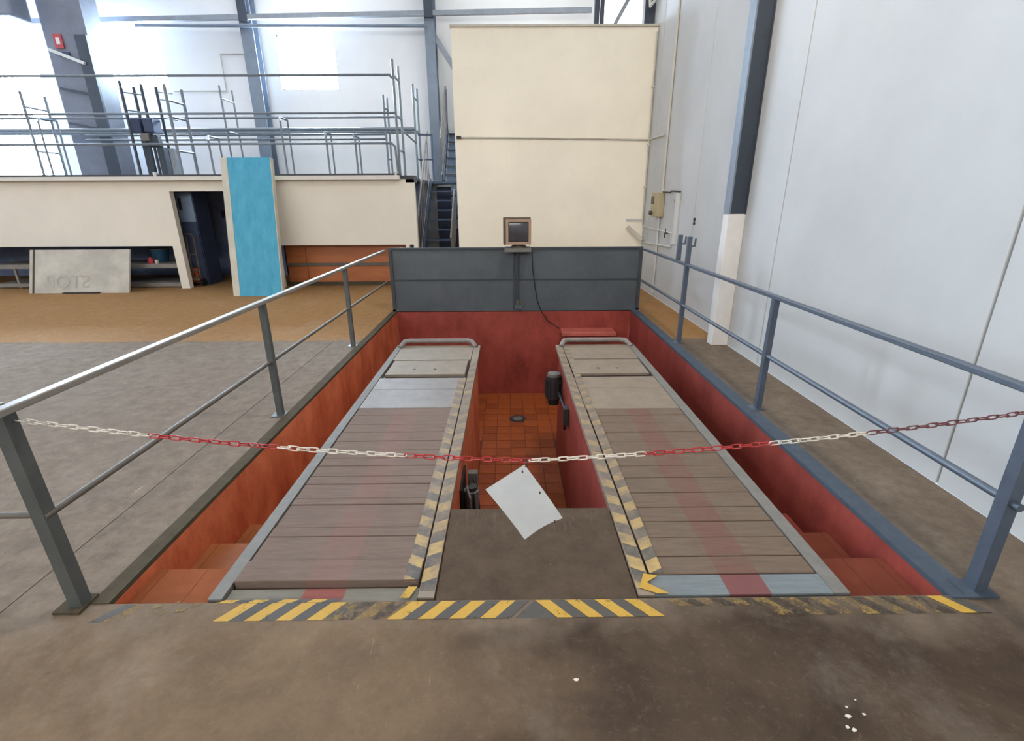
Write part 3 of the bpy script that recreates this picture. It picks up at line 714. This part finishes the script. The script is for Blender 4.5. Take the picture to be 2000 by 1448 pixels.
# ---- under the mezzanine: shelf, cabinet, cart
t_ = thing('low_shelf', 'long grey shelf inside the dark slot under the white wall', 'shelf', (-8, 9.9, 0))
B().box(-10, -6.34, 9.72, 10.4, .375, .455).done('shelf_board', 'rail_warm', t_)
B().box(-10, -6.34, 9.72, 10.4, .02, .09).done('shelf_board', 'rail_warm', t_)
for x in (-9.6, -6.36): B().box(x, x+.04, 9.74, 9.78, 0, .455).done('leg', 'rail_warm', t_)
t_ = thing('bucket', 'dark blue bucket on the low shelf under the wall', 'bucket', (-6.95, 10.1, .455))
B().tube((-6.95, 10.12, .455), (-6.95, 10.12, .70), .12, 20, .16).done('pail', 'blue_plastic', t_, smooth=True)
B().tube((-6.95, 10.12, .70), (-6.95, 10.12, .715), .17, 20).done('rim', 'frame_grey', t_)
t_ = thing('oil_can', 'small red can in front of the blue bucket on shelf', 'can', (-6.98, 9.85, .455))
B().tube((-6.98, 9.85, .455), (-6.98, 9.85, .55), .05, 16).done('can_body', 'red_plastic', t_, smooth=True)
B().tube((-6.98, 9.85, .55), (-6.98, 9.85, .575), .02, 12).done('can_cap', 'red_plastic', t_)
t_ = thing('jar', 'small pale jar beside the red can on shelf', 'jar', (-6.87, 9.85, .455))
B().tube((-6.87, 9.85, .455), (-6.87, 9.85, .51), .032, 14).done('jar_body', 'chip', t_, smooth=True)
B().tube((-6.87, 9.85, .51), (-6.87, 9.85, .525), .034, 14).done('lid', 'frame_grey', t_)
t_ = thing('metal_cabinet', 'tall blue-grey metal cabinet just inside the dark doorway', 'cabinet', (-6.75, 11.0, 0))
B().box(-6.33, -6.02, 10.02, 10.5, 0, 1.80).done('body', 'cabinet_dark', t_)
d = B().box(-6.325, -6.03, 9.99, 10.02, 1.22, 1.76).done('upper_door', 'cabinet', t_)
B().box(-6.28, -6.24, 9.965, 9.99, 1.44, 1.66).done('handle', 'ink', d)
d = B().box(-6.325, -6.03, 9.99, 10.02, .05, 1.20).done('lower_door', 'cabinet_dark', t_)
t_ = thing('inner_door', 'dark open door leaf with lock behind the metal cabinet', 'door', (-6.2, 11.2, 0))
B().box(-6.44, -5.0, 11.3, 11.34, .0, 1.93).done('door_leaf', 'dark', t_)
B().box(-6.22, -6.12, 11.27, 11.3, 1.25, 1.40).done('lock_case', 'ink', t_)
t_ = thing('trolley', 'brown tubular trolley frame leaning inside the doorway edge', 'trolley', (-6.45, 10.2, 0))
for x in (-6.62, -6.52, -6.38): B().tube((x+.22, 9.83, .18), (x+.22, 9.87, .95), .014, 8).done('upright', 'cart', t_)
B().path([(-6.40, 9.87, .95), (-6.36, 9.87, 1.0), (-6.20, 9.87, 1.0), (-6.16, 9.87, .95)], .014, 8).done('handle', 'cart', t_)
for z in (.30, .62): B().tube((-6.40, 9.84, z), (-6.16, 9.84, z), .012, 8).done('crossbar', 'cart', t_)
B().box(-6.40, -6.14, 9.76, 9.87, .13, .17).done('load_plate', 'cart', t_)
for x in (-6.63, -6.37): B().tube((x+.20, 9.88, .075), (x+.24, 9.88, .075), .075, 16).done('wheel', 'black', t_)
t_.location.x += .09
t_ = thing('orange_sign', 'small orange sign with dark pictogram standing low in the doorway', 'sign', (-6.27, 9.95, 0))
mt = Matrix.Translation((-6.28, 9.95, .20)) @ Matrix.Rotation(math.radians(4), 4, 'Y')
B().box(-.10, .10, -.006, .006, -.15, .15, mt).done('sign_plate', 'orange_sign', t_)
b = B(); b.bar((-6.33, 9.94, .10), (-6.24, 9.94, .22), .02, .004); b.bar((-6.24, 9.94, .22), (-6.30, 9.94, .29), .02, .004); b.ball((-6.29, 9.94, .31), .018, (1, .2, 1)); b.done('pictogram', 'ink', t_)
B().bar((-6.28, 9.97, 0), (-6.28, 9.96, .2), .02, .02).done('stand', 'cart', t_)
# brown sheeting under the right leaf
t_ = thing('sheet_cladding', 'brown sheet cladding with grey rails recessed under the cream leaf', 'panel', (-3.1, 9.85, 0))
B().box(-4.33, -3.95, 9.86, 9.88, .04, .80).done('sheet_panel', 'brown_panel', t_)
B().box(-3.94, -1.93, 9.86, 9.88, .04, .80).done('sheet_panel', 'brown_panel', t_)
B().box(-4.34, -1.93, 9.82, 9.86, .39, .44).done('rail', 'rail_grey', t_)
B().box(-4.34, -1.93, 9.82, 9.86, .0, .07).done('rail', 'kerb_l', t_)

# ---- mezzanine guard frames
def frame_post(x, y0, y1, z1, t_, mat='frame_tube', r=.022):
    B().tube((x, y0, 2.02), (x, y0, z1), r, 8).done('post', mat, t_)
    B().tube((x, y1, 2.02), (x, y1, z1-.0), r, 8).done('post', mat, t_)
    for z in (2.45, 3.0, z1-.24):
        B().tube((x, y0, z), (x, y1, z), r*.8, 8).done('rung', mat, t_)
t_ = thing('mezzanine_railing', 'tall tubular steel guard frame on mezzanine edge with long rails', 'frame', (-5, 9.62, 2.02))
frame_post(-1.94, 9.62, 10.1, 3.86, t_)
frame_post(-8.36, 9.62, 10.1, 3.40, t_)
frame_post(-5.87, 9.62, 10.1, 3.50, t_, r=.026)
B().path([(-15, 9.6, 3.62), (-2.0, 9.6, 3.62), (-1.94, 9.62, 3.56)], .020, 8).done('top_rail', 'frame_tube', t_)
B().tube((-15, 9.6, 3.04), (-1.94, 9.6, 3.04), .018, 8).done('rail', 'frame_tube', t_)
B().tube((-15, 10.1, 3.04), (-1.94, 10.1, 3.04), .018, 8).done('rail', 'frame_tube', t_)
B().path([(-15, 9.6, 2.555), (-2.05, 9.6, 2.555), (-1.99, 9.6, 2.50), (-1.97, 9.6, 2.03)], .020, 8).done('mid_rail', 'frame_tube', t_)
t_ = thing('mezzanine_railing', 'rear tubular guard frame standing farther back with double rails', 'frame', (-4, 11.8, 2.02))
frame_post(-1.95, 11.6, 12.1, 3.88, t_)
frame_post(-2.58, 11.6, 11.95, 3.68, t_)
frame_post(-5.95, 11.6, 12.1, 3.86, t_, r=.02)
for y, z in ((11.6, 3.03), (12.1, 3.03)): B().tube((-14, y, z), (-1.95, y, z), .036, 8).done('rail', 'frame_tube', t_)
for z in (2.93, 2.84): B().tube((-9, 11.62, z), (-2.6, 11.62, z), .022, 8).done('rail', 'frame_tube', t_)
B().tube((-1.95, 11.6, 2.75), (-1.95, 10.2, 2.83), .018, 8).done('brace', 'frame_tube', t_)
def hoop(x, z, x2, label, y=9.63, y2=10.1):
    t_ = thing('gate_hoop', label, 'frame', (x, y, 2.02), 'bent tube uprights behind the mezzanine edge')
    B().path([(x, y, 2.02), (x, y, z-.08), (x-.06, y+.12, z), (x-.06, y2, z)], .018, 8).done('hoop', 'frame_tube', t_, smooth=True)
    B().tube((x-.06, y2, 2.02), (x-.06, y2, z), .016, 8).done('rear_leg', 'frame_tube', t_)
hoop(-3.98, 3.0, 0, 'tallest bent tube upright beside the column above blue board')
hoop(-3.21, 2.76, 0, 'bent tube upright standing midway between column and frame end')
hoop(-2.70, 2.70, 0, 'short bent tube upright nearest the right end of guard frame')
hoop(-5.30, 2.70, 0, 'short bent tube upright just left of blue panel top')
hoop(-8.20, 3.0, 0, 'bent tube upright within the leftmost tall frame')
# ladder rack cluster
t_ = thing('storage_rack', 'cluttered steel ladder rack with bins on the mezzanine beside pier', 'rack', (-6.6, 10.2, 2.02))
for x, y in ((-6.62, 9.62), (-6.72, 10.1), (-6.45, 9.9), (-6.32, 10.1)):
    B().tube((x, y, 2.02), (x, y, 3.55), .024, 8).done('post', 'col_dark', t_)
for z in (3.0, 3.3, 3.42): B().tube((-6.32, 10.1, z+.05), (-5.87, 9.8, z-.04), .010, 8).done('rung', 'frame_tube', t_)
for z in (3.1, 3.38): B().tube((-6.62, 9.62, z), (-6.45, 9.9, z), .012, 8).done('rung', 'frame_tube', t_)
for x0 in (-6.66, -6.44): B().box(x0, x0+.17, 9.7, 9.95, 2.76, 2.99).bevel(.01, 1).done('bin', 'cabinet_dark', t_)
B().box(-6.50, -6.36, 9.66, 9.8, 2.62, 2.74).done('junction_box', 'frame_grey', t_)
B().box(-6.42, -6.24, 9.7, 9.85, 2.52, 2.72).bevel(.02, 1).done('drive_unit', 'col_dark', t_)
B().box(-6.30, -6.18, 9.72, 9.84, 2.02, 2.52).done('leg_channel', 'col_dark', t_)
B().box(-6.56, -6.46, 9.74, 9.84, 2.02, 2.70).done('leg_channel', 'col_dark', t_)
B().box(-6.10, -6.02, 9.74, 9.84, 2.02, 2.50).done('leg_channel', 'pipe', t_)
tag(B().tube((-6.27, 9.5, 2.02), (-6.27, 9.5, 2.09), .045, 14).done('beacon_cap', 'pipe_white', smooth=True), 'small white cap standing on the mezzanine edge below the rack', 'cap')
tag(B().tube((-1.99, 9.5, 2.02), (-1.99, 9.5, 2.08), .04, 14).done('beacon_cap', 'pipe_white', smooth=True), 'small white cap at right end of the mezzanine edge', 'cap')

# ---- staircase between mezzanine and enclosure
t_ = thing('steel_staircase', 'blue-grey steel staircase climbing between mezzanine wall and cream enclosure', 'staircase', (-1.3, 10.2, 0))
for k in range(1, 10):
    B().box(-1.74, -1.16, 9.98+.22*k, 10.22+.22*k, .2*k-.03, .2*k).done('tread', 'stair', t_)
B().box(-1.76, -.95, 12.18, 12.75, 1.95, 2.0).done('landing', 'stair', t_)
for k in range(1, 7):
    B().box(-1.48, -.95, 12.55+.2*k, 12.78+.2*k, 2.0+.2*k-.03, 2.0+.2*k).done('tread', 'stair', t_)
    B().box(-1.48, -.95, 12.76+.2*k, 12.78+.2*k, 2.0+.2*k-.17, 2.0+.2*k-.04).done('riser', 'cabinet', t_)
for k in range(4):
    B().box(-1.32, -1.04, 12.3, 12.32, .95+.25*k, 1.17+.25*k).done('back_board', 'cabinet', t_)
B().box(-1.72, -1.06, 12.76, 12.74, .0, 1.9).done('back_sheet', 'cabinet_dark', t_)
for x in (-1.76, -1.14): B().bar((x, 10.0, 0), (x, 12.2, 2.0), .03, .16).done('stringer', 'stair', t_)
B().bar((-1.51, 12.6, 2.0), (-1.51, 13.9, 3.3), .03, .14).done('stringer', 'stair', t_)
def balus(xa, y0, y1, z0, z1, h, n, mat, nm='balustrade'):
    r = B().tube((xa, y0, z0+h), (xa, y1, z1+h), .020, 8).done('handrail', mat, t_)
    B().tube((xa, y0, z0+h*.1), (xa, y1, z1+h*.1), .014, 8).done('lower_rail', mat, t_)
    for k in range(n):
        u = (k+.5)/n; y = y0+(y1-y0)*u; z = z0+(z1-z0)*u
        B().tube((xa, y, z+h*.1), (xa, y, z+h), .009, 6).done('baluster', mat, t_)
balus(-1.79, 9.95, 12.2, 0.05, 2.05, 1.0, 10, 'stair_pale')
balus(-1.51, 12.25, 13.8, 2.05, 3.4, .85, 9, 'stair_pale')
balus(-1.10, 9.85, 10.9, 0.05, .95, .85, 7, 'stair_pale')
B().tube((-1.51, 13.8, 3.3), (-1.51, 13.8, 4.2), .025, 8).done('newel_post', 'stair', t_)
B().tube((-1.64, 11.9, 2.02), (-1.64, 11.9, 2.95), .022, 8).done('newel_post', 'stair', t_)
B().tube((-1.95, 11.9, 2.95), (-1.64, 11.9, 2.95), .018, 8).done('gate_rail', 'stair', t_)
B().tube((-1.95, 11.9, 2.45), (-1.64, 11.9, 2.45), .018, 8).done('gate_rail', 'stair', t_)

# ---- services on cream wall and right wall
wallpipe('conduit_pipe', 'long thin grey conduit across the cream enclosure wall', [(-.84, 9.47, 2.63), (1.6, 9.47, 2.60), (2.49, 9.47, 2.58)], .013, 'conduit', 'conduit')
tag(B().box(-.88, -.80, 9.45, 9.5, 2.61, 2.65).done('conduit_end', 'ink'), 'dark end cap where conduit meets cream enclosure edge', 'fitting')
wallpipe('corner_conduit', 'thin pipe running down the corner of cream and right walls', [(2.495, 9.46, 4.2), (2.495, 9.46, 1.15)], .012, 'conduit', 'conduit', [(2.495, 9.46, z) for z in (1.8, 2.5, 3.4)])
wallpipe('wall_conduit', 'long vertical grey conduit feeding the beige breaker box', [(2.50, 8.40, H-.2), (2.50, 8.40, 1.70)], .018, 'conduit', 'conduit')
wallpipe('branch_conduit', 'short grey conduit stub crossing right wall below cream conduit level', [(2.50, 9.42, 2.58), (2.50, 8.62, 2.56)], .012, 'conduit', 'conduit')
t_ = thing('breaker_box', 'beige breaker box with a dark window on the right wall', 'box', (2.45, 8.6, 1.5))
B().box(2.42, WX, 8.30, 8.72, 1.32, 1.70).bevel(.012).done('enclosure', 'beige', t_)
B().box(2.412, 2.42, 8.55, 8.70, 1.52, 1.64).done('door_window', 'mon_dark', t_)
B().tube((2.42, 8.62, 1.38), (2.37, 8.62, 1.38), .035, 14).done('rotary_switch', 'cart', t_)
B().box(2.435, 2.50, 8.715, 8.722, 1.54, 1.64).done('side_label', 'red_duct', t_)
wallpipe('box_conduit', 'white conduit dropping from the breaker box towards the floor', [(2.50, 8.45, 1.33), (2.50, 8.45, .05)], .016, 'pipe_white', 'conduit')
wallpipe('cable_run', 'thin black cable from breaker box to the white trunking', [(2.49, 8.36, 1.70), (2.49, 7.95, 1.69), (2.49, 7.9, 1.71), (2.49, 7.5, 1.695)], .010, 'ink', 'cable')
t_ = tag(B().box(2.485, WX, 7.55, 7.68, .95, 1.68).bevel(.003, 1).done('cable_trunking', 'pipe_white'), 'vertical white trunking on the right wall beside breaker box', 'trunking')
for y in (7.45, 7.80): B().tube((WX, y, 1.57), (WX-.02, y, 1.57), .018, 10).done('screw_plug', 'conduit', t_)
wallpipe('grey_conduit_loop', 'faint grey conduit rectangle low on wall behind the barrier corner', [(2.50, 9.44, 1.12), (2.50, 7.75, 1.10), (2.50, 7.75, .90), (2.50, 9.44, .84)], .012, 'pipe_white', 'conduit')
t_ = thing('wall_bracket', 'dirty grey angle bracket on cream wall near the corner', 'bracket', (2.3, 9.46, 1.0))
B().bar((2.22, 9.47, 1.12), (2.49, 9.40, .88), .05, .06).done('arm', 'conduit', t_)
B().box(2.20, 2.50, 9.47, 9.49, 1.22, 1.25).done('batten', 'pipe_white', t_)
t_ = thing('wall_socket', 'small dark twin socket on the right wall above hook posts', 'socket', (2.5, 6.88, 1.31))
for z in (1.335, 1.285): B().tube((WX, 6.88, z), (WX-.02, 6.88, z), .022, 12).done('socket', 'motor', t_)
t_ = thing('wall_tap', 'small dark wall tap between breaker box and trunking', 'tap', (2.48, 7.95, 1.1))
B().path([(WX, 7.95, 1.09), (2.46, 7.95, 1.09), (2.46, 7.95, 1.02)], .010, 8).done('spout', 'motor', t_)
B().tube((2.47, 7.95, 1.10), (2.47, 7.95, 1.16), .008, 8).done('lever', 'motor', t_)

# ---- housings that carry the unseen lamps, mostly added as fill
for k, (x, y, z, kk, c) in enumerate(LAMPS):
    t_ = thing('unseen_bay_lamp', ['unseen grey lamp added over the floor in front of pit', 'unseen grey lamp added over the floor left of the railing', 'grey high bay lamp hanging above the right runway and railing', 'unseen grey lamp added near the front wall behind viewer'][k], 'lamp', (x, y, z), 'high bay lamps under the roof')
    B().tube((x, y, z-.12), (x, y, z+.12), .42, 24, .12).done('reflector', 'lamp_case', t_, smooth=True)
    B().tube((x, y, z+.12), (x, y, z+.34), .10, 16).done('ballast', 'lamp_case', t_)
    B().tube((x, y, z+.34), (x, y, H-.012), .012, 8).done('suspension_rod', 'lamp_case', t_)

# ---- painted hazard marking along the near pit edge
t_ = thing('hazard_marking', 'worn yellow and black diagonal stripes painted along pit front edge', 'marking', (0, 1.6, 0))
ZC = [.0007]
def stripe(x0, x1, y0, y1, sh, mat, z=.0007):
    b = B(); b.prism([(x0, y0), (x1, y0), (x1+sh, y1), (x0+sh, y1)], 'z', ZC[0]-.0002, ZC[0])
    ZC[0] += .00003
    return b.done('yellow_stripe' if 'yellow' in mat else 'black_stripe', mat, t_)
ya, ybk = 1.548, 1.640
w = .046
def run(xs, xe, sh, wear, y0=ya, y1=ybk, w=.0625):
    x = xs; k = 0
    while x < xe:
        yl = (k % 2 == 0)
        stripe(x, x+w*(1 if yl else .95), y0, y1, sh, ('paint_yellow' if yl else 'paint_dark')+('_worn' if wear else ''))
        x += w; k += 1
stripe(-1.70, -1.655, ya, ybk, .085, 'paint_dark'); stripe(-1.65, -1.60, ya, ybk, .085, 'paint_yellow_worn')
run(-1.20, -.76, .075, False)
run(-1.235, -.76, .026, False, 1.6415, 1.659)
run(-.76, -.50, .075, True)
run(-.50, -.0, .085, False)
B().prism([(.018, ya), (.187, ya), (.103, ybk)], 'z', .0001, .0005).done('black_stripe', 'paint_dark', t_)
run(.19, .60, -.085, False)
run(.70, 1.08, -.05, True, 1.60)
run(1.10, 1.40, -.085, True)
run(1.45, 1.80, -.085, True)
run(1.84, 1.96, -.075, False)
for q in range(14):
    x = random.uniform(-1.5, -1.2); y = random.uniform(1.57, 1.64); stripe(x, x+random.uniform(.01, .03), y, y+.015, .01, 'paint_yellow_worn')
# chevron patches on runway corners
for pts, m in (([(-.47, 1.655), (-.43, 1.655), (-.405, 1.72), (-.445, 1.72)], 'paint_yellow'), ([(.56, 1.70), (.63, 1.665), (.68, 1.665), (.60, 1.73), (.66, 1.77), (.60, 1.785)], 'paint_yellow')):
    b = B(); b.prism(pts, 'z', .0055, .0065); b.done('yellow_stripe', m, t_)
run(-1.23, -.42, .03, False, 1.645, 1.662, .05) if False else None
# flakes of paint on the floor
for k, (x, y, s_) in enumerate([(.229, 1.276, .010), (1.10, 1.135, .012), (1.075, 1.10, .009), (1.155, 1.14, .007), (1.09, 1.09, .010), (1.115, 1.165, .006), (1.16, 1.19, .005)]):
    b = B(); n = 5; a0 = random.random()*6
    b.prism([(x+s_*random.uniform(.6, 1.1)*math.cos(a0+2*PI*i/n), y+s_*random.uniform(.4, .9)*math.sin(a0+2*PI*i/n)) for i in range(n)], 'z', 0.0002, .002)
    o = b.done('paint_flake', 'chip')
    if k == 0: tag(o, 'single white flake on floor in front of the cover plate', 'flake')
    else: tag(o, ['', 'largest white flake of the cluster before right runway', 'second flake from the floor edge, left in the cluster', 'small flake at the right side of the cluster', 'flake nearest the viewer in the cluster', 'small flake just above the largest in the cluster', 'small flake of the cluster farthest towards the pit'][k], 'flake', 'white flakes on the floor before right runway')
